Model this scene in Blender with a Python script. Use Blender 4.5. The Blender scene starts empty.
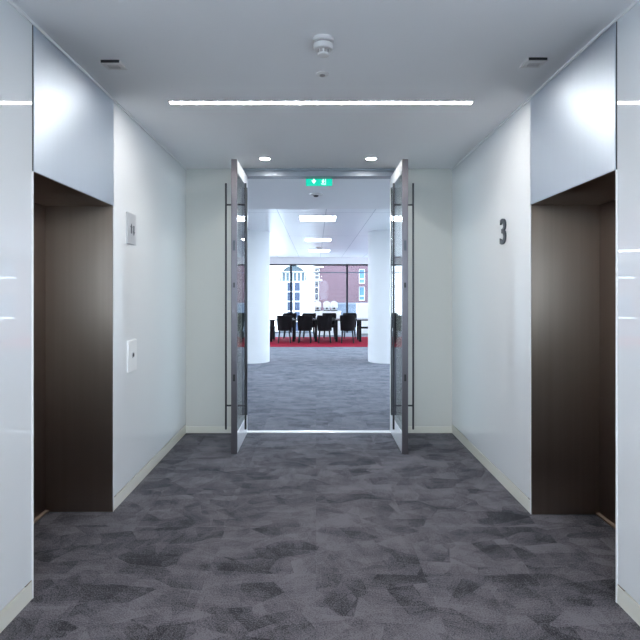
import bpy, bmesh, math, random
from mathutils import Vector, Matrix
random.seed(7)
scene = bpy.context.scene
COL = scene.collection
PI = math.pi

# ------------------------------------------------------------------ helpers
def obj(name, bm, m=None, parent=None, smooth=False):
    me = bpy.data.meshes.new(name)
    bmesh.ops.recalc_face_normals(bm, faces=bm.faces[:])
    bm.to_mesh(me); bm.free()
    if smooth:
        for p in me.polygons: p.use_smooth = True
        me.set_sharp_from_angle(angle=math.radians(40))
    o = bpy.data.objects.new(name, me)
    COL.objects.link(o)
    if m: me.materials.append(m)
    if parent: o.parent = parent
    return o

def tag(o, label, cat, group=None, kind=None):
    o['label'] = label; o['category'] = cat
    if group: o['group'] = group
    if kind: o['kind'] = kind
    return o

def thing(name, label, cat, loc=(0, 0, 0), rz=0.0, group=None, kind=None):
    o = bpy.data.objects.new(name, None); COL.objects.link(o)
    o.empty_display_size = 0.1
    o.location = loc; o.rotation_euler = (0, 0, rz)
    return tag(o, label, cat, group, kind)

def struct(name, bm, m, label=None, cat=None, smooth=False, parent=None):
    o = obj(name, bm, m, parent, smooth)
    if parent is None:
        o['kind'] = 'structure'
        if label: o['label'] = label; o['category'] = cat
    return o

def dup(root, loc, rz=0.0, label=None, group=None):
    r = root.copy(); COL.objects.link(r)
    r.location = loc; r.rotation_euler = (0, 0, rz)
    if label: r['label'] = label
    if group: r['group'] = group
    for ch in list(root.children):
        c = ch.copy(); COL.objects.link(c); c.parent = r
        for g in ch.children:
            d = g.copy(); COL.objects.link(d); d.parent = c
    return r

def box(bm, x0, x1, y0, y1, z0, z1, bevel=0.0, seg=2):
    t = bmesh.new()
    bmesh.ops.create_cube(t, size=1.0)
    for v in t.verts:
        v.co = Vector((x0 + (v.co.x + .5) * (x1 - x0), y0 + (v.co.y + .5) * (y1 - y0), z0 + (v.co.z + .5) * (z1 - z0)))
    if bevel > 0:
        bmesh.ops.bevel(t, geom=t.edges[:], offset=bevel, segments=seg, profile=0.5, affect='EDGES')
    merge(bm, t); return bm

def merge(bm, t, mat=None):
    if mat is not None: bmesh.ops.transform(t, matrix=mat, verts=t.verts[:])
    me = bpy.data.meshes.new('tmp'); t.to_mesh(me); t.free()
    bm.from_mesh(me); bpy.data.meshes.remove(me)

def bx(*a, **k):
    return box(bmesh.new(), *a, **k)

def tube(bm, p0, p1, r0, r1=None, n=16):
    if r1 is None: r1 = r0
    p0 = Vector(p0); p1 = Vector(p1); d = p1 - p0
    t = bmesh.new()
    bmesh.ops.create_cone(t, cap_ends=True, segments=n, radius1=r0, radius2=r1, depth=d.length)
    q = Vector((0, 0, 1)).rotation_difference(d.normalized())
    merge(bm, t, Matrix.Translation((p0 + p1) / 2) @ q.to_matrix().to_4x4())
    return bm

def lathe(bm, prof, n=32, cx=0, cy=0, cap=True):
    rings = []
    for r, z in prof:
        if r < 1e-5:
            rings.append([bm.verts.new((cx, cy, z))])
        else:
            rings.append([bm.verts.new((cx + r * math.cos(2 * PI * k / n), cy + r * math.sin(2 * PI * k / n), z)) for k in range(n)])
    for a, b in zip(rings, rings[1:]):
        for k in range(n):
            k2 = (k + 1) % n
            if len(a) == 1 and len(b) == 1: continue
            if len(a) == 1: bm.faces.new((a[0], b[k], b[k2]))
            elif len(b) == 1: bm.faces.new((a[k], a[k2], b[0]))
            else: bm.faces.new((a[k], a[k2], b[k2], b[k]))
    for rr, rev in () if not cap else ((rings[0], True), (rings[-1], False)):
        if len(rr) > 1: bm.faces.new(rr[::-1] if rev else rr)
    return bm

def prism(bm, pts, depth, mat):
    """polygon in local xy, extruded along local +z by depth, then placed by mat"""
    t = bmesh.new()
    a = [t.verts.new((x, y, 0)) for x, y in pts]; b = [t.verts.new((x, y, depth)) for x, y in pts]
    t.faces.new(a[::-1]); t.faces.new(b)
    n = len(pts)
    for k in range(n): t.faces.new((a[k], a[(k + 1) % n], b[(k + 1) % n], b[k]))
    merge(bm, t, mat); return bm

def face_mat(origin, side):
    """local x right, y up, z out of a wall"""
    o = Vector(origin)
    ax = {'left': ((0, 1, 0), (0, 0, 1), (1, 0, 0)), 'right': ((0, -1, 0), (0, 0, 1), (-1, 0, 0)),
          'front': ((1, 0, 0), (0, 0, 1), (0, -1, 0))}[side]
    m = Matrix.Identity(4)
    for c in range(3):
        for r in range(3): m[r][c] = ax[c][r]
    return Matrix.Translation(o) @ m

def glyph(text, height, depth, sx=1.0):
    cu = bpy.data.curves.new('glyph', 'FONT'); cu.body = text; cu.size = 1.0; cu.extrude = 0.5
    cu.resolution_u = 6; cu.offset = 0.015
    o = bpy.data.objects.new('glyph', cu); COL.objects.link(o)
    dg = bpy.context.evaluated_depsgraph_get()
    me = bpy.data.meshes.new_from_object(o.evaluated_get(dg))
    COL.objects.unlink(o); bpy.data.objects.remove(o)
    bm = bmesh.new(); bm.from_mesh(me); bpy.data.meshes.remove(me)
    xs = [v.co.x for v in bm.verts]; ys = [v.co.y for v in bm.verts]
    s = height / (max(ys) - min(ys)); cx = (max(xs) + min(xs)) / 2; cy = (max(ys) + min(ys)) / 2
    for v in bm.verts:
        v.co = Vector(((v.co.x - cx) * s * sx, (v.co.y - cy) * s, (v.co.z + .5) * depth))
    return bm

# ---------------------------------------------------------------- materials
def mat(name, color, rough=0.5, metal=0.0, spec=0.5, emit=None, estr=0.0, aniso=0.0, coat=0.0):
    m = bpy.data.materials.new(name); m.use_nodes = True
    b = m.node_tree.nodes['Principled BSDF']
    b.inputs['Base Color'].default_value = (*color, 1)
    b.inputs['Roughness'].default_value = rough
    b.inputs['Metallic'].default_value = metal
    b.inputs['Specular IOR Level'].default_value = spec
    if aniso: b.inputs['Anisotropic'].default_value = aniso
    if coat: b.inputs['Coat Weight'].default_value = coat
    if emit:
        b.inputs['Emission Color'].default_value = (*emit, 1); b.inputs['Emission Strength'].default_value = estr
    return m

class NT:
    def __init__(s, m): s.t = m.node_tree; s.b = s.t.nodes['Principled BSDF']
    def n(s, ty, **k):
        x = s.t.nodes.new(ty)
        for a, v in k.items(): setattr(x, a, v)
        return x
    def l(s, a, b): s.t.links.new(a, b)
    def math(s, op, a, b=None):
        x = s.n('ShaderNodeMath', operation=op)
        for i, v in enumerate((a, b)):
            if v is None: continue
            if isinstance(v, (int, float)): x.inputs[i].default_value = v
            else: s.l(v, x.inputs[i])
        return x.outputs[0]

def add_mottle(m, scale=6.0, amt=0.04, stretch=(1, 1, 1), rough_amt=0.0, bump=0.0, bump_scale=200):
    t = NT(m); tc = t.n('ShaderNodeTexCoord'); mp = t.n('ShaderNodeMapping')
    mp.inputs['Scale'].default_value = stretch
    t.l(tc.outputs['Object'], mp.inputs['Vector'])
    nz = t.n('ShaderNodeTexNoise'); nz.inputs['Scale'].default_value = scale; nz.inputs['Detail'].default_value = 4
    t.l(mp.outputs[0], nz.inputs['Vector'])
    c = t.b.inputs['Base Color'].default_value[:3]
    mx = t.n('ShaderNodeMix', data_type='RGBA')
    mx.inputs['A'].default_value = (*[v * (1 - amt) for v in c], 1); mx.inputs['B'].default_value = (*[min(1, v * (1 + amt)) for v in c], 1)
    t.l(nz.outputs['Fac'], mx.inputs['Factor']); t.l(mx.outputs['Result'], t.b.inputs['Base Color'])
    if rough_amt:
        r0 = t.b.inputs['Roughness'].default_value
        mr = t.n('ShaderNodeMapRange'); mr.inputs['To Min'].default_value = r0 - rough_amt; mr.inputs['To Max'].default_value = r0 + rough_amt
        t.l(nz.outputs['Fac'], mr.inputs['Value']); t.l(mr.outputs[0], t.b.inputs['Roughness'])
    if bump:
        n2 = t.n('ShaderNodeTexNoise'); n2.inputs['Scale'].default_value = bump_scale
        t.l(mp.outputs[0], n2.inputs['Vector'])
        bp = t.n('ShaderNodeBump'); bp.inputs['Strength'].default_value = bump; bp.inputs['Distance'].default_value = 0.002
        t.l(n2.outputs['Fac'], bp.inputs['Height']); t.l(bp.outputs[0], t.b.inputs['Normal'])
    return m

M = {}
M['white_glass'] = add_mottle(mat('white back-painted glass', (0.80, 0.835, 0.865), rough=0.02, spec=0.95), 0.8, 0.015)
M['ceiling'] = add_mottle(mat('ceiling paint', (0.87, 0.88, 0.90), rough=0.7, spec=0.3), 0.7, 0.02)
M['cream_paint'] = add_mottle(mat('off white wall paint', (0.64, 0.65, 0.62), rough=0.5, spec=0.4), 1.0, 0.02)
M['office_paint'] = add_mottle(mat('white office paint', (0.84, 0.86, 0.88), rough=0.6, spec=0.3), 1.0, 0.015)
M['skirting'] = add_mottle(mat('cream skirting', (0.74, 0.74, 0.68), rough=0.35), 3.0, 0.02)
M['gap'] = mat('dark shadow gap', (0.05, 0.05, 0.05), rough=0.8)
M['stainless'] = add_mottle(mat('satin stainless steel', (0.60, 0.67, 0.745), rough=0.46, metal=0.95, aniso=0.75), 40, 0.03, (1, 1, .02), 0.03)
NT(M['stainless']).b.inputs['Anisotropic Rotation'].default_value = 0.25
M['trim'] = mat('pale edge trim', (0.93, 0.95, 0.96), rough=0.25, metal=0.0)
M['door_metal'] = add_mottle(mat('door frame metal', (0.16, 0.15, 0.165), rough=0.32, metal=0.85), 30, 0.04, (1, 1, .03), 0.03)
M['header_metal'] = add_mottle(mat('grey header metal', (0.30, 0.33, 0.37), rough=0.4, metal=0.7), 20, 0.03, (.05, 1, 1))
M['rail'] = mat('pale satin door rail', (0.80, 0.82, 0.84), rough=0.3, metal=0.35)
M['bar'] = add_mottle(mat('dark steel pull bar', (0.07, 0.072, 0.08), rough=0.35, metal=0.9), 20, 0.03)
M['black'] = mat('black plastic', (0.012, 0.012, 0.014), rough=0.4)
M['white_plastic'] = add_mottle(mat('white plastic', (0.72, 0.71, 0.71), rough=0.4), 10, 0.01)
M['grey_plastic'] = mat('grey plastic', (0.35, 0.33, 0.33), rough=0.5)
M['number'] = mat('dark grey lettering', (0.055, 0.065, 0.08), rough=0.35, metal=0.3)
M['silver'] = mat('silver plate', (0.50, 0.52, 0.55), rough=0.4, metal=0.2)
M['white_plate'] = mat('white enamel plate', (0.86, 0.88, 0.9), rough=0.25)
M['sign_green'] = mat('exit sign green', (0.0, 0.40, 0.27), rough=0.4, emit=(0.0, 0.62, 0.42), estr=0.55)
M['sign_white'] = mat('exit sign white', (0.85, 0.9, 0.9), rough=0.4, emit=(0.8, 1, 0.95), estr=0.7)
M['chair'] = add_mottle(mat('black upholstery', (0.006, 0.005, 0.006), rough=0.8, spec=0.12), 60, 0.2)
M['chair_leg'] = mat('black chair leg', (0.006, 0.006, 0.007), rough=0.5, spec=0.2)
M['table_top'] = add_mottle(mat('dark table laminate', (0.03, 0.03, 0.035), rough=0.12, spec=0.6), 8, 0.1)
M['red'] = add_mottle(mat('red carpet', (0.28, 0.006, 0.03), rough=0.95, spec=0.1), 3, 0.12, bump=0.4)
M['mullion'] = mat('dark window mullion', (0.008, 0.010, 0.018), rough=0.5, spec=0.15)
M['transom'] = mat('grey window transom', (0.16, 0.19, 0.24), rough=0.4)
M['white_stone'] = add_mottle(mat('white stone facade', (0.85, 0.84, 0.82), rough=0.8), 0.6, 0.03)
M['stone_line'] = mat('pale grey string course', (0.62, 0.62, 0.62), rough=0.8)
M['far_glass'] = mat('blue grey window glass', (0.04, 0.055, 0.095), rough=0.3, spec=0.15)
M['far_glass_pale'] = mat('grey green fanlight glass', (0.07, 0.095, 0.11), rough=0.3, spec=0.15)
M['far_glass_blue'] = mat('sky blue window glass', (0.09, 0.20, 0.40), rough=0.2, spec=0.2)
M['dark_glass'] = mat('dark window glass', (0.03, 0.025, 0.04), rough=0.1, spec=0.7)
M['grey_roof'] = add_mottle(mat('blue grey rooftop', (0.062, 0.078, 0.105), rough=0.8), 1.2, 0.08)
M['street'] = add_mottle(mat('pale street paving', (0.35, 0.35, 0.34), rough=0.9), 0.5, 0.06)

def emitter(name, color, strength):
    return mat(name, (0.8, 0.8, 0.8), rough=0.5, emit=color, estr=strength)
M['led'] = emitter('linear led diffuser', (1.0, 0.965, 0.93), 56.0)
M['downlight'] = emitter('downlight lens', (1.0, 0.97, 0.93), 120.0)
M['panel'] = emitter('ceiling panel diffuser', (0.80, 0.90, 1.0), 24.0)

def brushed(m, aniso):
    t = NT(m); tg = t.n('ShaderNodeTangent', direction_type='RADIAL', axis='Z')
    t.l(tg.outputs[0], t.b.inputs['Tangent']); t.b.inputs['Anisotropic'].default_value = aniso
    return m

def bronze():
    m = mat('dark bronze brushed metal', (0.34, 0.275, 0.225), rough=0.35, metal=1.0)
    return brushed(add_mottle(m, 30, 0.12, (1, 1, .015), 0.02), 0.96)
M['bronze'] = bronze()
M['lift_door'] = brushed(add_mottle(mat('dark bronze lift door', (0.24, 0.185, 0.155), rough=0.36, metal=1.0), 30, 0.1, (1, 1, .015), 0.04), 0.85)

def brick():
    m = mat('purple red brick', (0.3, 0.15, 0.15), rough=0.85); t = NT(m)
    tc = t.n('ShaderNodeTexCoord'); mp = t.n('ShaderNodeMapping')
    mp.inputs['Rotation'].default_value = (PI / 2, 0, 0)
    t.l(tc.outputs['Object'], mp.inputs['Vector'])
    br = t.n('ShaderNodeTexBrick'); br.inputs['Scale'].default_value = 2.2
    br.inputs['Color1'].default_value = (0.10, 0.05, 0.064, 1); br.inputs['Color2'].default_value = (0.078, 0.039, 0.053, 1)
    br.inputs['Mortar'].default_value = (0.125, 0.096, 0.107, 1); br.inputs['Mortar Size'].default_value = 0.02
    t.l(mp.outputs[0], br.inputs['Vector'])
    t.l(br.outputs['Color'], t.b.inputs['Base Color'])
    return m
M['brick'] = brick()

def carpet():
    m = mat('grey shard pattern carpet tile', (0.1, 0.1, 0.12), rough=0.95, spec=0.15); t = NT(m)
    tc = t.n('ShaderNodeTexCoord'); pos = tc.outputs['Object']
    # half metre tiles: the pattern jumps at each seam
    sn = t.n('ShaderNodeVectorMath', operation='SNAP'); t.l(pos, sn.inputs[0]); sn.inputs[1].default_value = (.55, .55, 50)
    wn = t.n('ShaderNodeTexWhiteNoise', noise_dimensions='2D'); t.l(sn.outputs[0], wn.inputs['Vector'])
    sc = t.n('ShaderNodeVectorMath', operation='SCALE'); t.l(wn.outputs['Color'], sc.inputs[0]); sc.inputs['Scale'].default_value = 1.2
    add = t.n('ShaderNodeVectorMath', operation='ADD'); t.l(pos, add.inputs[0]); t.l(sc.outputs[0], add.inputs[1])
    def layer(src, scale, stretch, off, rot, grad):
        mp = t.n('ShaderNodeMapping'); mp.inputs['Scale'].default_value = stretch; mp.inputs['Location'].default_value = off
        mp.inputs['Rotation'].default_value = (0, 0, rot)
        t.l(src, mp.inputs['Vector'])
        vo = t.n('ShaderNodeTexVoronoi', voronoi_dimensions='2D'); vo.inputs['Scale'].default_value = scale
        t.l(mp.outputs[0], vo.inputs['Vector'])
        sp = t.n('ShaderNodeSeparateColor'); t.l(vo.outputs['Color'], sp.inputs[0])
        d = t.n('ShaderNodeVectorMath', operation='SUBTRACT'); t.l(mp.outputs[0], d.inputs[0]); t.l(vo.outputs['Position'], d.inputs[1])
        sx = t.n('ShaderNodeSeparateXYZ'); t.l(d.outputs[0], sx.inputs[0])
        a = t.math('MULTIPLY', sp.outputs[1], 6.283)
        ca, sa = t.math('COSINE', a), t.math('SINE', a)
        u = t.math('ADD', t.math('MULTIPLY', sx.outputs[0], ca), t.math('MULTIPLY', sx.outputs[1], sa))
        v = t.math('SUBTRACT', t.math('MULTIPLY', sx.outputs[1], ca), t.math('MULTIPLY', sx.outputs[0], sa))
        # fibres brushed along each shard
        cb = t.n('ShaderNodeCombineXYZ'); t.l(t.math('MULTIPLY', u, 55), cb.inputs[0]); t.l(t.math('MULTIPLY', v, 7), cb.inputs[1]); t.l(sp.outputs[2], cb.inputs[2])
        nf = t.n('ShaderNodeTexNoise'); nf.inputs['Scale'].default_value = 1.0; nf.inputs['Detail'].default_value = 3; t.l(cb.outputs[0], nf.inputs['Vector'])
        val = t.math('ADD', t.math('SUBTRACT', sp.outputs[0], 0.5), t.math('MULTIPLY', u, scale * grad))
        return t.math('ADD', val, t.math('MULTIPLY', t.math('SUBTRACT', nf.outputs['Fac'], .5), 1.5))
    l1 = layer(add.outputs[0], 4.2, (1.0, 1.25, 1), (0.3, 0.7, 0), 0.35, 0.75)
    l2 = layer(pos, 5.4, (0.7, 1.35, 1), (5.1, 2.3, 0), -0.5, 0.9)
    l3 = layer(add.outputs[0], 9.0, (1.3, .8, 1), (3.1, 8.3, 0), 0.8, 0.6)
    v = t.math('ADD', t.math('MULTIPLY', l1, 0.36), t.math('MULTIPLY', l2, 0.34))
    v = t.math('ADD', v, t.math('MULTIPLY', l3, 0.20))
    nf = t.n('ShaderNodeTexNoise'); nf.inputs['Scale'].default_value = 150; nf.inputs['Detail'].default_value = 2; t.l(pos, nf.inputs['Vector'])
    v = t.math('ADD', v, t.math('MULTIPLY', t.math('SUBTRACT', nf.outputs['Fac'], 0.5), 2.3))
    v = t.math('ADD', v, 0.5)
    cr = t.n('ShaderNodeValToRGB'); e = cr.color_ramp.elements
    e[0].position = 0.0; e[0].color = (0.015, 0.0138, 0.0165, 1)
    e[1].position = 1.0; e[1].color = (0.142, 0.131, 0.146, 1)
    t.l(v, cr.inputs['Fac']); t.l(cr.outputs['Color'], t.b.inputs['Base Color'])
    bp = t.n('ShaderNodeBump'); bp.inputs['Strength'].default_value = 0.5; bp.inputs['Distance'].default_value = 0.004
    t.l(nf.outputs['Fac'], bp.inputs['Height']); t.l(bp.outputs[0], t.b.inputs['Normal'])
    t.b.inputs['Sheen Weight'].default_value = 0.25; t.b.inputs['Sheen Roughness'].default_value = 0.35
    t.b.inputs['Sheen Tint'].default_value = (.75, .85, 1, 1)
    return m
M['carpet'] = carpet()

def metal_ceiling():
    m = mat('white metal ceiling plank', (0.66, 0.70, 0.74), rough=0.36, spec=0.5, metal=0.5); t = NT(m)
    tc = t.n('ShaderNodeTexCoord'); sx = t.n('ShaderNodeSeparateXYZ'); t.l(tc.outputs['Object'], sx.inputs[0])
    def joint(s, pitch, off, w):
        a = t.math('FRACT', t.math('DIVIDE', t.math('ADD', s, off), pitch))
        return t.math('LESS_THAN', a, w / pitch)
    j = t.math('MAXIMUM', joint(sx.outputs[0], 0.75, 100.35, 0.012), joint(sx.outputs[1], 3.5, 100.0, 0.02))
    mx = t.n('ShaderNodeMix', data_type='RGBA'); mx.inputs['A'].default_value = (0.90, 0.93, 0.97, 1); mx.inputs['B'].default_value = (0.5, 0.54, 0.6, 1)
    t.l(j, mx.inputs['Factor']); t.l(mx.outputs['Result'], t.b.inputs['Base Color'])
    nz = t.n('ShaderNodeTexNoise'); nz.inputs['Scale'].default_value = 1.3; t.l(tc.outputs['Object'], nz.inputs['Vector'])
    bp = t.n('ShaderNodeBump'); bp.inputs['Strength'].default_value = 0.15; bp.inputs['Distance'].default_value = 0.05
    t.l(nz.outputs['Fac'], bp.inputs['Height']); t.l(bp.outputs[0], t.b.inputs['Normal'])
    return m
M['metal_ceiling'] = metal_ceiling()

def clear_glass(name, tint=(0.93, 0.97, 0.97), ior=1.5):
    m = bpy.data.materials.new(name); m.use_nodes = True; t = m.node_tree; t.nodes.clear()
    out = t.nodes.new('ShaderNodeOutputMaterial'); mx = t.nodes.new('ShaderNodeMixShader')
    tr = t.nodes.new('ShaderNodeBsdfTransparent'); tr.inputs[0].default_value = (*tint, 1)
    gl = t.nodes.new('ShaderNodeBsdfGlossy'); gl.inputs['Roughness'].default_value = 0.01
    fr = t.nodes.new('ShaderNodeFresnel'); ge = t.nodes.new('ShaderNodeNewGeometry')
    mr = t.nodes.new('ShaderNodeMapRange'); mr.inputs['To Min'].default_value = ior; mr.inputs['To Max'].default_value = 1 / ior
    t.links.new(ge.outputs['Backfacing'], mr.inputs['Value']); t.links.new(mr.outputs[0], fr.inputs['IOR'])
    t.links.new(fr.outputs[0], mx.inputs[0]); t.links.new(tr.outputs[0], mx.inputs[1]); t.links.new(gl.outputs[0], mx.inputs[2])
    t.links.new(mx.outputs[0], out.inputs['Surface'])
    return m
M['glass'] = clear_glass('clear door glass')
M['window_glass'] = clear_glass('clear window glass', (0.97, 0.985, 1.0), 1.28)

# --------------------------------------------------------------- dimensions
XL, XR = -1.329, 1.391          # faces of the lobby side walls
YD = 5.52                        # lobby face of the doorway wall
H = 2.70
EYE = 1.43
YB = -3.0                        # lobby end behind the viewer
OW0, OE0 = -9.0, 6.5             # office side walls
YW = 19.5                        # office window wall
DX0, DX1 = -0.722, 0.772         # door opening
LIFT = {'left': (2.534, 3.533), 'right': (2.50, 3.49)}
LZ = 2.0; REC = 0.44

# ------------------------------------------------------------------ setting
struct('floor', bx(XL - .6, XR + .6, YB, YD - .006, -0.12, 0.0), M['carpet'], 'dark grey shard patterned carpet floor of the lift lobby', 'floor')
struct('floor.001', bx(OW0, OE0, YD + .08, YW + .2, -0.12, 0.0), M['carpet'], 'blue grey carpet floor of the office beyond the doorway', 'floor')
struct('ceiling', bx(XL - .1, XR + .1, YB, YD, H, H + .12), M['ceiling'], 'plain grey white ceiling of the lift lobby', 'ceiling')
struct('ceiling.001', bx(OW0, OE0, YD, 8.16, H, H + .12), M['ceiling'], 'plain plaster ceiling strip just past the doorway', 'ceiling')
struct('ceiling.002', bx(OW0, OE0, 8.16, YW + .2, H, H + .12), M['metal_ceiling'], 'white metal plank ceiling of the office', 'ceiling')

def side_wall(name, side, lab):
    y0, y1 = LIFT[side]; s = -1 if side == 'left' else 1
    xf = XL if side == 'left' else XR
    a, b = sorted((xf, xf + s * .05))
    bm = bmesh.new()
    box(bm, a, b, YB, y0 - .003, 0.09, H)
    box(bm, a, b, y1 + .003, YD, 0.09, H)
    box(bm, a, b, y0 - .003, y1 + .003, LZ + .03, H)
    return struct(name, bm, M['white_glass'], lab, 'wall')
side_wall('wall_left', 'left', 'glossy white glass wall on the left of the lobby')
side_wall('wall_right', 'right', 'glossy white glass wall on the right of the lobby bearing the number')

def side_base(name, side, lab):
    y0, y1 = LIFT[side]; s = -1 if side == 'left' else 1
    xf = XL if side == 'left' else XR
    bm = bmesh.new()
    a, b = sorted((xf - s * .002, xf + s * .05))
    for u, v in ((YB, y0), (y1, YD)): box(bm, a, b, u, v, 0, 0.082)
    root = struct(name, bm, M['skirting'], lab, 'baseboard')
    g = bmesh.new(); a, b = sorted((xf + s * .012, xf + s * .05))
    for u, v in ((YB, y0), (y1, YD)): box(g, a, b, u, v, 0.082, 0.09)
    obj('shadow_gap', g, M['gap'], root)
side_base('baseboard_left', 'left', 'cream skirting along the left lobby wall')
side_base('baseboard_right', 'right', 'cream skirting along the right lobby wall')

# doorway wall
bm = bmesh.new()
box(bm, XL - .05, DX0 - .10, YD, YD + .12, 0.0, H)
box(bm, DX1 + .10, XR + .05, YD, YD + .12, 0.0, H)
struct('wall_front', bm, M['cream_paint'], 'off white wall either side of the open glass doors', 'wall')
bm = bmesh.new()
box(bm, OW0, XL - .05, YD, YD + .12, 0, H); box(bm, XR + .05, OE0, YD, YD + .12, 0, H)
struct('wall_south', bm, M['office_paint'], 'office side wall around the lift core', 'wall')
for nm, a, b in (('baseboard_front_left', XL + .001, DX0 - .10), ('baseboard_front_right', DX1 + .10, XR - .001)):
    r = struct(nm, bx(a, b, YD - .012, YD - .0005, 0, 0.066, bevel=.002), M['skirting'], 'cream skirting under the off white wall ' + ('left' if a < 0 else 'right') + ' of the doorway', 'baseboard')
bm = bmesh.new(); box(bm, XL - .1, -1.1, YB - .1, YB, 0, H); box(bm, 1.16, XR + .1, YB - .1, YB, 0, H)
box(bm, -1.1, 1.16, YB - .1, YB, 0, .85); box(bm, -1.1, 1.16, YB - .1, YB, 2.4, H)
struct('wall_rear', bm, M['cream_paint'], 'end wall of the lobby behind the viewer', 'wall')
bm = bmesh.new(); box(bm, OW0 - .1, OW0, YD, 5.9, 0, H); box(bm, OW0 - .1, OW0, 5.9, YW + .2, 2.5, H)  # left open for the added west glazing
struct('wall_west', bm, M['office_paint'], 'far left wall of the office with added glazing', 'wall')
bm = bmesh.new(); box(bm, OE0, OE0 + .1, YD, 5.9, 0, H); box(bm, OE0, OE0 + .1, 5.9, YW + .2, 2.5, H)
struct('wall_east', bm, M['office_paint'], 'right wall of the office with glazing past the column', 'wall')
struct('wall_north', bx(OW0, OE0, YW - .25, YW + .2, 2.47, H), M['ceiling'], 'blue grey bulkhead above the office windows', 'wall')

# frame of the doorway
bm = bmesh.new(); box(bm, DX0 - .10, DX1 + .10, YD - .005, YD + .12, 2.622, H, bevel=.003)
box(bm, DX0 - .10, DX1 + .10, YD - .03, YD - .0, 2.675, H, bevel=.002)
struct('trim_1', bm, M['header_metal'], 'grey metal header above the open double doors', 'door frame')
for nm, a, b, w in (('trim_2', DX0 - .10, DX0, 'left'), ('trim_3', DX1, DX1 + .10, 'right')):
    struct(nm, bx(a, b, YD - .005, YD + .12, 0.0, 2.622, bevel=.002), M['skirting'], 'white door jamb on the ' + w + ' of the doorway', 'door frame')
struct('trim_4', bx(DX0, DX1, YD - .006, YD + .08, -.02, 0.006, bevel=.002), M['white_plate'], 'white metal threshold strip across the doorway floor', 'threshold')
# bright line where side walls meet the ceiling
struct('trim_5', bx(XL, XL + .008, YB, YD, H - .014, H), M['trim'], 'thin bright trim along the top of the left wall', 'trim')
struct('trim_6', bx(XR - .008, XR, YB, YD, H - .014, H), M['trim'], 'thin bright trim along the top of the right wall', 'trim')

# ------------------------------------------------------------ lift entrances
def lift(side, lab):
    y0, y1 = LIFT[side]; s = -1 if side == 'left' else 1
    xf = XL if side == 'left' else XR
    root = thing('lift_entrance', lab, 'lift entrance', (xf, (y0 + y1) / 2, 0), 0, 'facing lift entrances')
    hl = (y1 - y0) / 2
    def P(u0, u1, *r, **k):      # u measured into the wall
        a, b = sorted((s * u0, s * u1)); return bx(a, b, *r, **k)
    obj('header_panel', P(-.006, .0, -hl, hl, LZ, H - .015, bevel=.0015), M['stainless'], root)
    obj('jamb', P(.001, REC + .06, hl - .002, hl + .06, 0, LZ), M['bronze'], root)
    obj('jamb', P(.001, REC + .06, -hl - .06, -hl + .002, 0, LZ), M['bronze'], root)
    obj('soffit', P(.003, REC + .06, -hl - .06, hl + .06, LZ, LZ + .03), M['bronze'], root)
    for a, b in ((-hl, -.002), (.002, hl)):
        obj('door_panel', P(REC, REC + .04, a, b, .012, LZ, bevel=.002), M['lift_door'], root)
    obj('sill', P(REC - .025, REC + .05, -hl, hl, 0.0, .012, bevel=.002), M['bronze'], root)
    for a, b in ((-hl - .010, -hl), (hl, hl + .010)):
        obj('edge_trim', P(-.004, .0, a, b, 0.0, LZ), M['trim'], root)
    obj('shadow_gap', P(-.0015, .0, -hl - .006, -hl, LZ, H - .015), M['gap'], root)
    return root
lift('left', 'dark bronze lift entrance with steel header in the left wall')
lift('right', 'dark bronze lift entrance with steel header in the right wall, beyond the number 3')

# ------------------------------------------------------------- double doors
LW, LT, LH = 0.735, 0.053, 2.615
def door(name, lab, x_in, s):
    """s=-1 left leaf, +1 right leaf; inner face at x_in; hinged at the doorway, free end towards the viewer"""
    root = thing(name, lab, 'door', (x_in + s * LT / 2, YD - .012, 0), 0, None, 'structure')
    h = LT / 2; z0 = .006
    obj('edge_stile', bx(-h, h, -LW, -LW + .03, z0, LH, bevel=.003), M['door_metal'], root)
    obj('hinge_stile', bx(-h, h, -.03, 0, .19, 2.5, bevel=.002), M['bar'], root)
    obj('top_rail', bx(-h, h, -LW + .03, 0, 2.5, LH, bevel=.003), M['rail'], root)
    obj('bottom_rail', bx(-h, h, -LW + .03, 0, z0, .19, bevel=.003), M['rail'], root)
    obj('glass_pane', bx(-h + .004, h - .004, -LW + .03, -.03, .19, 2.5), M['glass'], root)
    for side in (-1, 1):
        r = bmesh.new(); xb = side * (h + .062); yb = -LW + .10
        tube(r, (xb, yb, .20), (xb, yb, 2.42), .009)
        hd = obj('pull_handle', r, M['bar'], root, True)
        for zz in (.414, 2.226):
            b = tube(bmesh.new(), (side * (h - .005), yb, zz), (xb, yb, zz), .008)
            obj('handle_bracket', b, M['bar'], hd, True)
    for zz, hh, ww in ((1.85, .045, .011), (1.50, .022, .009), (.68, .03, .009)):
        obj('lock_plate', bx(-ww, ww, -LW - .0015, -LW + .01, zz - hh, zz + hh, bevel=.001), M['black'] if hh < .04 else M['number'], root)
    return root
door('door_1', 'open glass door leaf on the left of the doorway, standing square to the wall', -0.698, -1)
door('door_2', 'open glass door leaf on the right of the doorway, standing square to the wall', 0.762, 1)

# --------------------------------------------------------- wall attachments
o = glyph('3', 0.192, 0.012, 1.12)
bmesh.ops.transform(o, matrix=face_mat((XR, 4.0, 1.886), 'right'), verts=o.verts[:])
tag(obj('wall_number', o, M['number']), 'large dark grey number 3 fixed to the white right wall', 'number')

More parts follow.
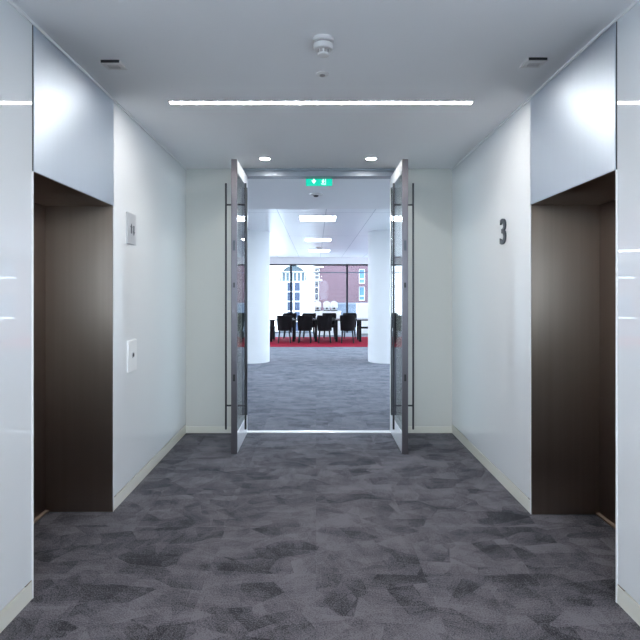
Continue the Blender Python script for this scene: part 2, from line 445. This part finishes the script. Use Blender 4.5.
def local_thing(name, lab, cat, origin):
    return thing(name, lab, cat, origin)
r = thing('lift_indicator', 'grey square lift indicator panel high on the left wall', 'indicator panel', (XL, 3.87, 1.89))
obj('plate', bx(-.002, .010, -.095, .095, -.11, .11, bevel=.002), M['silver'], r)
F = face_mat((.010, 0, 0), 'left')
b = bmesh.new(); prism(b, [(-.011, -.035), (.011, -.035), (.011, .008), (.022, .008), (0, .036), (-.022, .008), (-.011, .008)], .0015, F @ Matrix.Translation((-.012, .0, 0)))
obj('up_arrow', b, M['number'], r)
b = bmesh.new(); prism(b, [(-.011, .035), (-.022 + .011, -.008), (-.022, -.008), (0, -.036), (.022, -.008), (.011, -.008), (.011, .035)], .0015, F @ Matrix.Translation((.040, -.01, 0)))
obj('down_arrow', b, M['number'], r)
r = thing('call_panel', 'white lift call panel with dark button at waist height on left wall', 'call panel', (XL, 3.88, .98))
obj('plate', bx(-.002, .014, -.085, .085, -.112, .112, bevel=.003), M['white_plate'], r)
b = bmesh.new(); lathe(b, [(.0, 0), (.022, 0), (.022, .004), (.0, .004)], 24)
bmesh.ops.transform(b, matrix=face_mat((.014, 0, .005), 'left'), verts=b.verts[:])
obj('button_ring', b, M['silver'], r, True)
b = bmesh.new(); lathe(b, [(.0, 0), (.014, 0), (.014, .006), (.0, .006)], 24)
bmesh.ops.transform(b, matrix=face_mat((.014, 0, .005), 'left'), verts=b.verts[:])
obj('button', b, M['black'], r, True)

# ------------------------------------------------------- lobby ceiling items
def linear(loc, lab, group=None):
    root = thing('linear_light', lab, 'ceiling light', loc, 0, group)
    fr = bmesh.new(); L = 1.005; w = .025
    for a in ((-L - .008, L + .008, -w - .008, -w), (-L - .008, L + .008, w, w + .008), (-L - .008, -L, -w, w), (L, L + .008, -w, w)):
        box(fr, *a, -.003, .0)
    obj('frame', fr, M['white_plastic'], root)
    obj('diffuser', bx(-L, L, -w, w, -.002, .0), M['led'], root)
    return root
cx = (XL + XR) / 2
l0 = linear((cx + .002, 3.60, H), 'long glowing linear light across the lobby ceiling before the doors')
dup(l0, (cx, 1.1, H), 0, 'added unseen linear light across the ceiling just above the viewer')  # unseen strip, added to brighten the lobby more evenly
dup(l0, (cx, -1.4, H), 0, 'added unseen linear light across the ceiling behind the viewer')  # another strip out of view, added as extra lobby light

def downlight(loc, lab):
    root = thing('downlight', lab, 'ceiling light', loc, 0, 'recessed downlights by the doorway')
    obj('rim', lathe(bmesh.new(), [(.045, 0), (.045, -.004), (.058, -.004), (.060, 0), (.045, 0)], 32, cap=False), M['white_plastic'], root, True)
    obj('lens', lathe(bmesh.new(), [(0, -.0025), (.045, -.0025), (.045, -.0), (0, -.0)], 32), M['downlight'], root)
    return root
d0 = downlight((-.483, 5.1, H), 'small bright recessed downlight left of the centre, near the doorway header')
dup(d0, (.521, 5.1, H), 0, 'small bright recessed downlight right of the centre, near the doorway header')

r = thing('smoke_detector', 'white round smoke detector hanging from the lobby ceiling', 'smoke detector', (.036, 2.70, H))
obj('base', lathe(bmesh.new(), [(.0, 0), (.053, 0), (.053, -.016), (.047, -.02), (0, -.02)], 40), M['white_plastic'], r, True)
obj('collar', lathe(bmesh.new(), [(0, -.02), (.044, -.02), (.044, -.03), (0, -.03)], 40), M['grey_plastic'], r, True)
obj('body', lathe(bmesh.new(), [(0, -.03), (.050, -.03), (.050, -.046), (.044, -.054), (.030, -.056), (0, -.056)], 40), M['white_plastic'], r, True)
obj('sensor_head', lathe(bmesh.new(), [(0, -.056), (.024, -.056), (.024, -.074), (.031, -.075), (.029, -.083), (.018, -.088), (0, -.089)], 40), M['white_plastic'], r, True)
for k in range(8):
    a = 2 * PI * (k + .5) / 8; b = bmesh.new()
    box(b, .023, .0285, -.0055, .0055, -.0735, -.0565)
    bmesh.ops.transform(b, matrix=Matrix.Rotation(a, 4, 'Z'), verts=b.verts[:])
    obj('vent', b, M['grey_plastic'], r)
r = thing('ceiling_sensor', 'small round flush ceiling sensor between smoke detector and linear light', 'sensor', (.037, 3.13, H))
obj('rim', lathe(bmesh.new(), [(0, 0), (.038, 0), (.036, -.005), (.020, -.008), (0, -.008)], 32), M['white_plastic'], r, True)
obj('lens', lathe(bmesh.new(), [(0, -.008), (.017, -.008), (.014, -.013), (0, -.015)], 24), M['grey_plastic'], r, True)

def lift_sensor(loc, lab, s):
    root = thing('motion_sensor', lab, 'sensor', loc, 0, 'box sensors above the lifts')
    b = bmesh.new()
    pts = [(-.058, 0), (.062, 0), (.062, -.006), (-.058, -.018)]
    t = bmesh.new()
    f = [t.verts.new((-.055, y, z)) for y, z in pts]; g = [t.verts.new((.055, y, z)) for y, z in pts]
    t.faces.new(f); t.faces.new(g[::-1])
    for k in range(4): t.faces.new((f[k], f[(k + 1) % 4], g[(k + 1) % 4], g[k]))
    bmesh.ops.recalc_face_normals(t, faces=t.faces[:])
    bmesh.ops.bevel(t, geom=t.edges[:], offset=.0015, segments=1, affect='EDGES')
    merge(b, t); obj('housing', b, M['white_plastic'], root)
    obj('shaded_front', bx(-.05, .05, -.0605, -.0575, -.0155, -.001), M['black'], root)  # black plate paints in the shade on the near face
    q = bmesh.new()
    for i in range(-2, 3):
        for j in range(-1, 2):
            tube(q, (i * .013, j * .017, -.016), (i * .013, j * .017, -.009), .0035, n=8)
    obj('grille', q, M['grey_plastic'], root)
    return root
s0 = lift_sensor((-1.122, 3.0, H), 'white box sensor on the ceiling in front of the left lift', -1)
dup(s0, (1.197, 2.97, H), 0, 'white box sensor on the ceiling in front of the right lift')

# ------------------------------------------------- exit sign, office fittings
r = thing('exit_sign', 'green exit sign hanging just past the doorway header', 'exit sign', (.033, 5.76, 0))
obj('panel', bx(-.14, .14, -.012, .012, 2.572, 2.688, bevel=.002), M['sign_green'], r)
obj('mount', bx(-.065, .065, -.03, .012, 2.655, 2.70, bevel=.002), M['black'], r)
Fs = face_mat((0, -.012, 2.6175), 'front')
b = bmesh.new(); prism(b, [(-.083, .010), (-.065, .010), (-.065, .034), (-.047, .034), (-.047, .010), (-.029, .010), (-.056, -.026)], .0015, Fs)
obj('arrow', b, M['sign_white'], r)
b = bmesh.new()
prism(b, [(.026, -.034), (.072, -.034), (.072, .033), (.026, .033), (.026, .028), (.067, .028), (.067, -.029), (.026, -.029)], .0012, Fs)
obj('doorway', b, M['sign_white'], r)
b = bmesh.new()
prism(b, [(.045 + .006 * math.cos(2 * PI * k / 12), .020 + .006 * math.sin(2 * PI * k / 12)) for k in range(12)], .0015, Fs)
prism(b, [(.034, .012), (.050, .012), (.060, .000), (.056, -.003), (.048, .004), (.046, -.008), (.056, -.018), (.055, -.028), (.049, -.028), (.050, -.020), (.039, -.011), (.032, -.026), (.022, -.026), (.022, -.021), (.029, -.021), (.035, -.006), (.037, .006), (.029, -.001), (.025, .001)], .0015, Fs)
obj('running_figure', b, M['sign_white'], r)

r = thing('occupancy_sensor', 'white round sensor with dark lens on plaster ceiling behind the exit sign', 'sensor', (.0, 6.93, H))
obj('rim', lathe(bmesh.new(), [(0, 0), (.09, 0), (.086, -.012), (.045, -.02), (0, -.02)], 32), M['white_plastic'], r, True)
obj('lens', lathe(bmesh.new(), [(0, -.02), (.036, -.02), (.026, -.034), (0, -.04)], 24), M['black'], r, True)
r = thing('ceiling_speaker', 'small pale round fitting far along the office ceiling', 'ceiling fitting', (.09, 14.9, H))
obj('rim', lathe(bmesh.new(), [(0, 0), (.11, 0), (.10, -.02), (0, -.02)], 32), M['white_plastic'], r, True)
obj('grille', lathe(bmesh.new(), [(0, -.02), (.07, -.02), (.06, -.035), (0, -.04)], 24), M['grey_plastic'], r, True)

def panel_light(loc, lab):
    root = thing('ceiling_panel_light', lab, 'ceiling light', loc, 0, 'square panel lights in the office ceiling')
    fr = bmesh.new(); w = .30
    for a in ((-w - .02, w + .02, -w - .02, -w), (-w - .02, w + .02, w, w + .02), (-w - .02, -w, -w, w), (w, w + .02, -w, w)):
        box(fr, *a, -.006, 0)
    obj('frame', fr, M['white_plastic'], root)
    obj('diffuser', bx(-w, w, -w, w, -.004, 0), M['panel'], root)
    return root
p0 = panel_light((.03, 9.2, H), 'square glowing panel light nearest the doorway in the office ceiling')
dup(p0, (.05, 12.9, H), 0, 'square glowing panel light second from the doorway')
dup(p0, (.10, 16.2, H), 0, 'square glowing panel light farthest from the doorway')
for x in (-6.6, -3.3, 3.3):  # hidden side rows, added to light the office
    for y in (9.2, 12.9, 16.2):
        dup(p0, (x, y, H), 0, 'added square panel light out of view, off to the side of the middle row')

# ------------------------------------------------------------------ columns
c0 = obj('column', lathe(bmesh.new(), [(0, 0), (.40, 0), (.40, H), (0, H)], 72), M['office_paint'], None, True)
tag(c0, 'round white column to the left of the view through the doorway', 'column', 'round office columns')
c0.location = (-1.37, 11.3, 0)
c1 = dup(c0, (1.49, 11.3, 0), 0, 'round white column to the right of the view through the doorway')

tag(obj('red_carpet', bx(OW0 + .02, OE0 - .02, 14.3, 17.5, 0, .008, bevel=.002), M['red']), 'crimson red carpet strip under the black table and chairs', 'carpet')

# ---------------------------------------------------------- table and chairs
r = thing('meeting_table', 'long black table with tub chairs on the red carpet', 'table', (0, 16.2, .008))
TX0, TX1 = -1.58, 1.58; TZ = .655
obj('tabletop', bx(TX0, TX1, -.5, .5, TZ - .04, TZ, bevel=.004), M['table_top'], r)
for x in (-1.31, -.655, 0.0, .60, 1.29):
    for y in (-.42, .42):
        obj('leg', bx(x - .035, x + .035, y - .035, y + .035, 0, TZ - .04, bevel=.003), M['chair_leg'], r)

def shell(r_in, th, a0, a1, prof, n=20):
    """curved chair back: arc about z; prof(t)->(z0,z1,flare) with t in -1..1"""
    bm = bmesh.new(); cols = []
    for k in range(n + 1):
        t = -1 + 2 * k / n; a = a0 + (a1 - a0) * k / n
        z0, z1, fl = prof(t); col = []
        for rr in (r_in, r_in + th):
            for j in range(6):
                f = j / 5; z = z0 + (z1 - z0) * f; R = rr + fl * f
                col.append(bm.verts.new((R * math.sin(a) * 1.0, -R * math.cos(a) * .95, z)))
        cols.append(col)
    for A, B in zip(cols, cols[1:]):
        for j in range(5):
            bm.faces.new((A[j], B[j], B[j + 1], A[j + 1])); bm.faces.new((A[6 + j], A[7 + j], B[7 + j], B[6 + j]))
        bm.faces.new((A[5], B[5], B[11], A[11])); bm.faces.new((A[0], A[6], B[6], B[0]))
    for C in (cols[0], cols[-1]):
        for j in range(5): bm.faces.new((C[j], C[j + 1], C[7 + j], C[6 + j]))
    return bm

def tub_chair(loc, rz, lab, grp):
    """back towards local -y, sitter faces +y"""
    root = thing('tub_chair', lab, 'chair', loc, rz, grp)
    s = bmesh.new(); lathe(s, [(0, .34), (.17, .34), (.19, .36), (.19, .40), (.165, .42), (0, .425)], 28)
    for v in s.verts:
        if v.co.y > 0: v.co.y *= 1.12
    obj('seat', s, M['chair'], root, True)
    pr = lambda t: (.345, .785 - .14 * max(0, abs(t) - .62) / .38, .022)
    obj('backrest', shell(.172, .028, -1.95, 1.95, pr, 28), M['chair'], root, True)
    for x, y in ((-.135, -.13), (.135, -.13), (-.135, .15), (.135, .15)):
        obj('leg', tube(bmesh.new(), (x * 1.28, y * 1.25, 0), (x, y, .36), .016, .022, 10), M['chair_leg'], root, True)
    return root
Z0 = .0125
G1 = 'tub chairs on the near side of the table'; G2 = 'tub chairs on the window side of the table'
ch = tub_chair((-.90, 15.42, Z0), .05, 'black tub chair on near side of table, leftmost of four backs', G1)
dup(ch, (-.315, 15.42, Z0), -.03, 'black tub chair on near side of table, second back from the left', G1)
dup(ch, (.245, 15.40, Z0), .02, 'black tub chair on near side of table, second back from the right', G1)
dup(ch, (.90, 15.42, Z0), -.06, 'black tub chair on near side of table, rightmost of four backs', G1)
for x, w in ((-.83, 'leftmost, seen before the arched window'), (-.22, 'second from the left, before the white facade'), (.42, 'third from the left, before the white counter'), (1.06, 'rightmost, beside the dark right mullion')):
    dup(ch, (x, 16.95, Z0), PI + random.uniform(-.06, .06), 'black tub chair on window side of table, ' + w, G2)

def side_chair(loc, rz, lab):
    root = thing('side_chair', lab, 'chair', loc, rz)
    obj('seat', bx(-.19, .19, -.19, .19, .36, .40, bevel=.012), M['chair'], root)
    for x in (-.17, .17):
        obj('leg', tube(bmesh.new(), (x, .17, 0), (x, .165, .365), .011, .013, 10), M['chair_leg'], root, True)
        lg = tube(bmesh.new(), (x, -.21, 0), (x, -.18, .38), .011, .013, 10)
        tube(lg, (x, -.18, .38), (x, -.20, .66), .013, .010, 10)
        obj('leg', lg, M['chair_leg'], root, True)
    obj('backrest', bx(-.18, .18, -.212, -.19, .60, .68, bevel=.006), M['chair'], root)
    return root
sc0 = side_chair((1.42, 16.2, Z0), PI / 2, 'black open-backed chair side on at the right end of the table, by the right column')
dup(sc0, (-1.42, 16.2, Z0), -PI / 2, 'black open-backed chair side on at the left end of the table, by the left column')

# ---------------------------------------------------- counter with appliances
r = thing('serving_counter', 'white counter behind the table in front of the brick building', 'counter', (.39, 18.55, 0))
obj('carcass', bx(-.46, .46, -.22, .22, 0, .79, bevel=.003), M['white_plate'], r)
obj('worktop', bx(-.47, .47, -.235, .235, .79, .815, bevel=.004), M['white_plate'], r)
obj('door_front', bx(-.455, -.003, -.232, -.22, .06, .78, bevel=.002), M['white_plate'], r)
obj('door_front', bx(.003, .455, -.232, -.22, .06, .78, bevel=.002), M['white_plate'], r)
def appliance(x, w, lab):
    root = thing('drinks_machine', lab, 'drinks machine', (x, 18.52, .815), 0, 'white drinks machines on the counter')
    b = bmesh.new(); pts = []
    for k in range(13):
        a = PI * k / 12; pts.append((w / 2 * math.cos(a), .25 + .09 * math.sin(a)))
    pts = [(w / 2, .12)] + pts + [(-w / 2, .12)]
    prism(b, pts, .26, Matrix.Translation((0, .14, 0)) @ face_mat((0, 0, 0), 'front'))
    obj('hood', b, M['white_plate'], root)
    obj('body', bx(-w * .42, w * .42, -.02, .14, .03, .125), M['white_plate'], root)
    obj('spout', bx(-.03, .03, -.08, -.02, .06, .125), M['black'], root)
    obj('drip_tray', bx(-w * .45, w * .45, -.11, .14, 0, .03, bevel=.004), M['black'], root)
    return root
a0 = appliance(.06, .24, 'white dome topped drinks machine at the left end of the counter')
dup(a0, (.37, 18.52, .815), 0, 'white dome topped drinks machine in the middle of the counter')
dup(a0, (.62, 18.52, .815), 0, 'white dome topped drinks machine at the right of the counter')

r = thing('storage_cabinet', 'white tall cabinet by the window, next to the right column', 'cabinet', (1.95, 18.7, 0))
obj('carcass', bx(-.55, .55, -.22, .22, .04, 1.085, bevel=.004), M['white_plate'], r)
obj('plinth', bx(-.53, .53, -.2, .2, 0, .04), M['grey_plastic'], r)
for a, b in ((-.545, -.003), (.003, .545)):
    d = obj('door', bx(a, b, -.236, -.22, .06, 1.07, bevel=.002), M['white_plate'], r)
    hx = -.04 if a < 0 else .04
    obj('handle', bx(hx - .006, hx + .006, -.256, -.236, .5, .64), M['silver'], d)

# ------------------------------------------------------------------- windows
def window_wall(name, lab, axis, fixed, p0, p1, first, pitch):
    root = thing(name, lab, 'window', (0, 0, 0), 0, None, 'structure')
    ps = []; p = first
    while p < p1 - .1:
        if p > p0 + .1: ps.append(p)
        p += pitch
    def B(u0, u1, d0, d1, z0, z1):
        return bx(u0, u1, fixed + d0, fixed + d1, z0, z1) if axis == 'x' else bx(fixed + d0, fixed + d1, u0, u1, z0, z1)
    for q in ps: obj('mullion', B(q - .033, q + .033, -.06, .06, 0, 2.5), M['mullion'], root)
    obj('transom', B(p0, p1, -.035, .035, 2.415, 2.47), M['mullion'], root)
    obj('transom', B(p0, p1, -.03, .03, 2.15, 2.185), M['transom'], root)
    obj('sill', B(p0, p1, -.05, .05, 0, .05), M['transom'], root)
    edges = [p0] + ps + [p1]
    for a, b in zip(edges, edges[1:]):
        obj('pane', B(a + .03, b - .03, -.006, .006, .05, 2.42), M['window_glass'], root)
window_wall('window_1', 'full height office window wall with dark mullions behind the table', 'x', YW, OW0, OE0, -.90 - 4 * 2.02, 2.02)
window_wall('window_2', 'full height side window of the office on the right', 'y', OE0 + .05, 5.9, YW, 7.36, 2.02)
window_wall('window_added', 'added full height side window of the office on the left, for more daylight', 'y', OW0 - .05, 5.9, YW, 7.36, 2.02)  # glazing added on this side to throw more daylight on the ceiling

root = thing('window_3', 'tall lobby window in the end wall behind the viewer', 'window', (0.03, YB - .05, 0), 0, None, 'structure')
for a in (-1.13, -.02, 1.09): obj('mullion', bx(a, a + .04, -.03, .03, .85, 2.4), M['transom'], root)
for a in (.85, 2.36): obj('transom', bx(-1.13, 1.13, -.03, .03, a, a + .04), M['transom'], root)
for a, b in ((-1.09, -.02), (.02, 1.09)): obj('pane', bx(a, b, -.005, .005, .89, 2.36), M['window_glass'], root)

# ------------------------------------------------------------------- outside
struct('floor_street', bx(-60, 60, YW + 1, 80, -9.2, -9.0), M['street'], 'pale street far below the windows', 'street')
YF = 45.0
root = thing('stone_building', 'white stone building with an arched window across the street', 'building', (0, YF, -9))
G = 9.0
wx0, wx1 = -2.42, -1.33; ax = -1.9; ar = 1.10; zs = 2.38     # tall window, fanlight centre/radius/spring level
b = bmesh.new()
box(b, -14, -3.6, 0, 6, 0, G + 8); box(b, -.2 - .02, -.15, 0, 6, 0, G + 8)
box(b, -3.6, wx0, 0, 6, 0, G + zs); box(b, wx1, -.2, 0, 6, 0, G + zs)
box(b, -3.6, ax - ar, 0, 6, G + zs, G + zs + 1.7); box(b, ax + ar, -.2, 0, 6, G + zs, G + zs + 1.7)
box(b, -3.6, -.2, 0, 6, G + zs + 1.7, G + 8)
N = 16                                    # spandrel around the arch
arc = [(ax + ar * math.cos(PI * k / N), G + zs + .25 + ar * math.sin(PI * k / N)) for k in range(N + 1)]
poly = [(ax + ar, G + zs + 1.7)] + [(ax + ar, G + zs)] + arc + [(ax - ar, G + zs)] + [(ax - ar, G + zs + 1.7)]
prism(b, poly, 6, Matrix.Translation((0, 6, 0)) @ face_mat((0, 0, 0), 'front'))
obj('facade', b, M['white_stone'], root)
w = obj('fanlight', bx(ax - ar, ax + ar, .3, .36, G + zs, G + zs + 1.5), M['far_glass_pale'], root)
f = bmesh.new()
for k in range(-3, 4): box(f, ax + k * .32 - .025, ax + k * .32 + .025, .22, .3, G + zs, G + zs + .85)
box(f, ax - ar, ax + ar, .2, .3, G + zs - .05, G + zs + .04); box(f, ax - ar, ax + ar, .22, .3, G + zs + .8, G + zs + .86)
obj('glazing_bars', f, M['white_stone'], w)
w = obj('window', bx(wx0, wx1, .3, .36, 0, G + zs), M['far_glass'], root)
f = bmesh.new(); mid = (wx0 + wx1) / 2
box(f, mid - .045, mid + .045, .2, .3, 0, G + zs)
for z in (1.55, .72, -.1, -.95, -1.8, -2.65): box(f, wx0, wx1, .2, .3, G + z - .04, G + z + .04)
obj('glazing_bars', f, M['white_stone'], w)
for z in (1.55, .72):
    for q in ((-3.6, wx0), (wx1, -.2)): obj('string_course', bx(*q, -.02, 0, G + z - .03, G + z + .03), M['stone_line'], root)

root = thing('brick_building', 'purple red brick building across the street beside the white stone one', 'building', (0, YF + .6, -9))
def opening_wall(x0, x1, z0, z1, holes, depth):
    bm = bmesh.new(); zc = sorted({z0, z1, *[h[2] for h in holes], *[h[3] for h in holes]}); xc = sorted({x0, x1, *[h[0] for h in holes], *[h[1] for h in holes]})
    for a, b in zip(xc, xc[1:]):
        for c, d in zip(zc, zc[1:]):
            mx, mz = (a + b) / 2, (c + d) / 2
            if any(h[0] < mx < h[1] and h[2] < mz < h[3] for h in holes): continue
            box(bm, a, b, 0, depth, c, d)
    bmesh.ops.remove_doubles(bm, verts=bm.verts[:], dist=1e-4)
    return bm
k = 12 / (540 / (YF + .6))                # metres per 1/12 m of picture
def X(px): return (px - 316) * (YF + .6) / 540
def Z(py): return EYE + (293 - py) * (YF + .6) / 540 + 9
holes = [(X(314.4), X(319.5), Z(279.5), Z(268)), (X(314.4), X(319), Z(300.5), Z(281)), (X(359), X(365), Z(283.5), Z(269)), (X(359), X(365), Z(300.5), Z(286.5))]
obj('facade', opening_wall(-.14, 14, 0, G + 8, holes, 5), M['brick'], root)
for i, h in enumerate(holes):
    g = obj('window', bx(h[0], h[1], .25, .31, h[2], h[3]), M['dark_glass'] if i < 2 else M['far_glass_blue'], root)
    f = bmesh.new(); w = .05
    box(f, h[0], h[0] + w, .15, .25, h[2], h[3]); box(f, h[1] - w, h[1], .15, .25, h[2], h[3])
    zz = [h[2], h[3] - w] + ([h[2] + (h[3] - h[2]) * q for q in (.33, .66)] if i < 2 else [h[2] + (h[3] - h[2]) * .3])
    for z in zz: box(f, h[0], h[1], .15, .25, z, z + w)
    obj('window_frame', f, M['white_stone'], g)
    if i < 2: obj('sill', bx(h[0], h[1] + .25, -.12, .0, h[3] + .02, h[3] + .14), M['white_stone'], root)
for nm, lab, xa, xb, hh in (('added_terrace', 'long brown brick terrace added off to the left to block bright sky', -48, -14.2, 16), ('added_block', 'long brown brick block added off to the right to block bright sky', 14.3, 48, 15)):  # unseen blocks, added to keep bright sky out of the wall reflections
    root = thing(nm, lab, 'building', ((xa + xb) / 2, YF + .8, -9)); hw = (xb - xa) / 2
    obj('facade', bx(-hw, hw, 0, 6, 0, hh), M['brick'], root)
    for fl in range(4):
        for q in range(9):
            xx = -hw + 1.6 + q * (2 * hw - 3.2) / 8
            wdw = obj('window', bx(xx - .6, xx + .6, -.05, 0, 1.6 + fl * 3.4, 3.5 + fl * 3.4), M['far_glass'], root)
            obj('sill', bx(xx - .7, xx + .7, -.15, 0, 1.45 + fl * 3.4, 1.6 + fl * 3.4), M['white_stone'], wdw)
root = thing('low_rooftop', 'low blue grey flat roofed block outside, right of the drinks counter', 'building', (4.4, 38, -9))
obj('wall', bx(-2.9, 5, 0, 4, 0, 9.55), M['grey_roof'], root)
obj('parapet', bx(-2.95, 5.05, -.05, 4.05, 9.55, 9.68), M['grey_roof'], root)

# -------------------------------------------------------------------- light
wd = bpy.data.worlds.new('sky'); scene.world = wd; wd.use_nodes = True
bg = wd.node_tree.nodes['Background']
bg.inputs['Color'].default_value = (0.70, 0.85, 1.0, 1); bg.inputs['Strength'].default_value = 5.5
# ------------------------------------------------------------------- camera
cam = bpy.data.cameras.new('camera'); cam.sensor_width = 36.0; cam.lens = 540 / 640 * 36.0
cam.shift_x = 4 / 640; cam.shift_y = -27 / 640; cam.clip_start = .05; cam.clip_end = 300
co = bpy.data.objects.new('camera', cam); COL.objects.link(co)
co.location = (0, 0, EYE); co.rotation_euler = (PI / 2, 0, 0)
scene.camera = co

vs = scene.view_settings
scene.display_settings.display_device = 'sRGB'
vs.view_transform = 'Standard'; vs.look = 'None'; vs.gamma = 1.0; vs.use_curve_mapping = False
vs.exposure = 0.78
cy = scene.cycles
cy.use_denoising = True
cy.max_bounces = 10; cy.diffuse_bounces = 5; cy.glossy_bounces = 6; cy.transparent_max_bounces = 16
cy.caustics_reflective = False; cy.caustics_refractive = False
cy.sample_clamp_indirect = 6.0
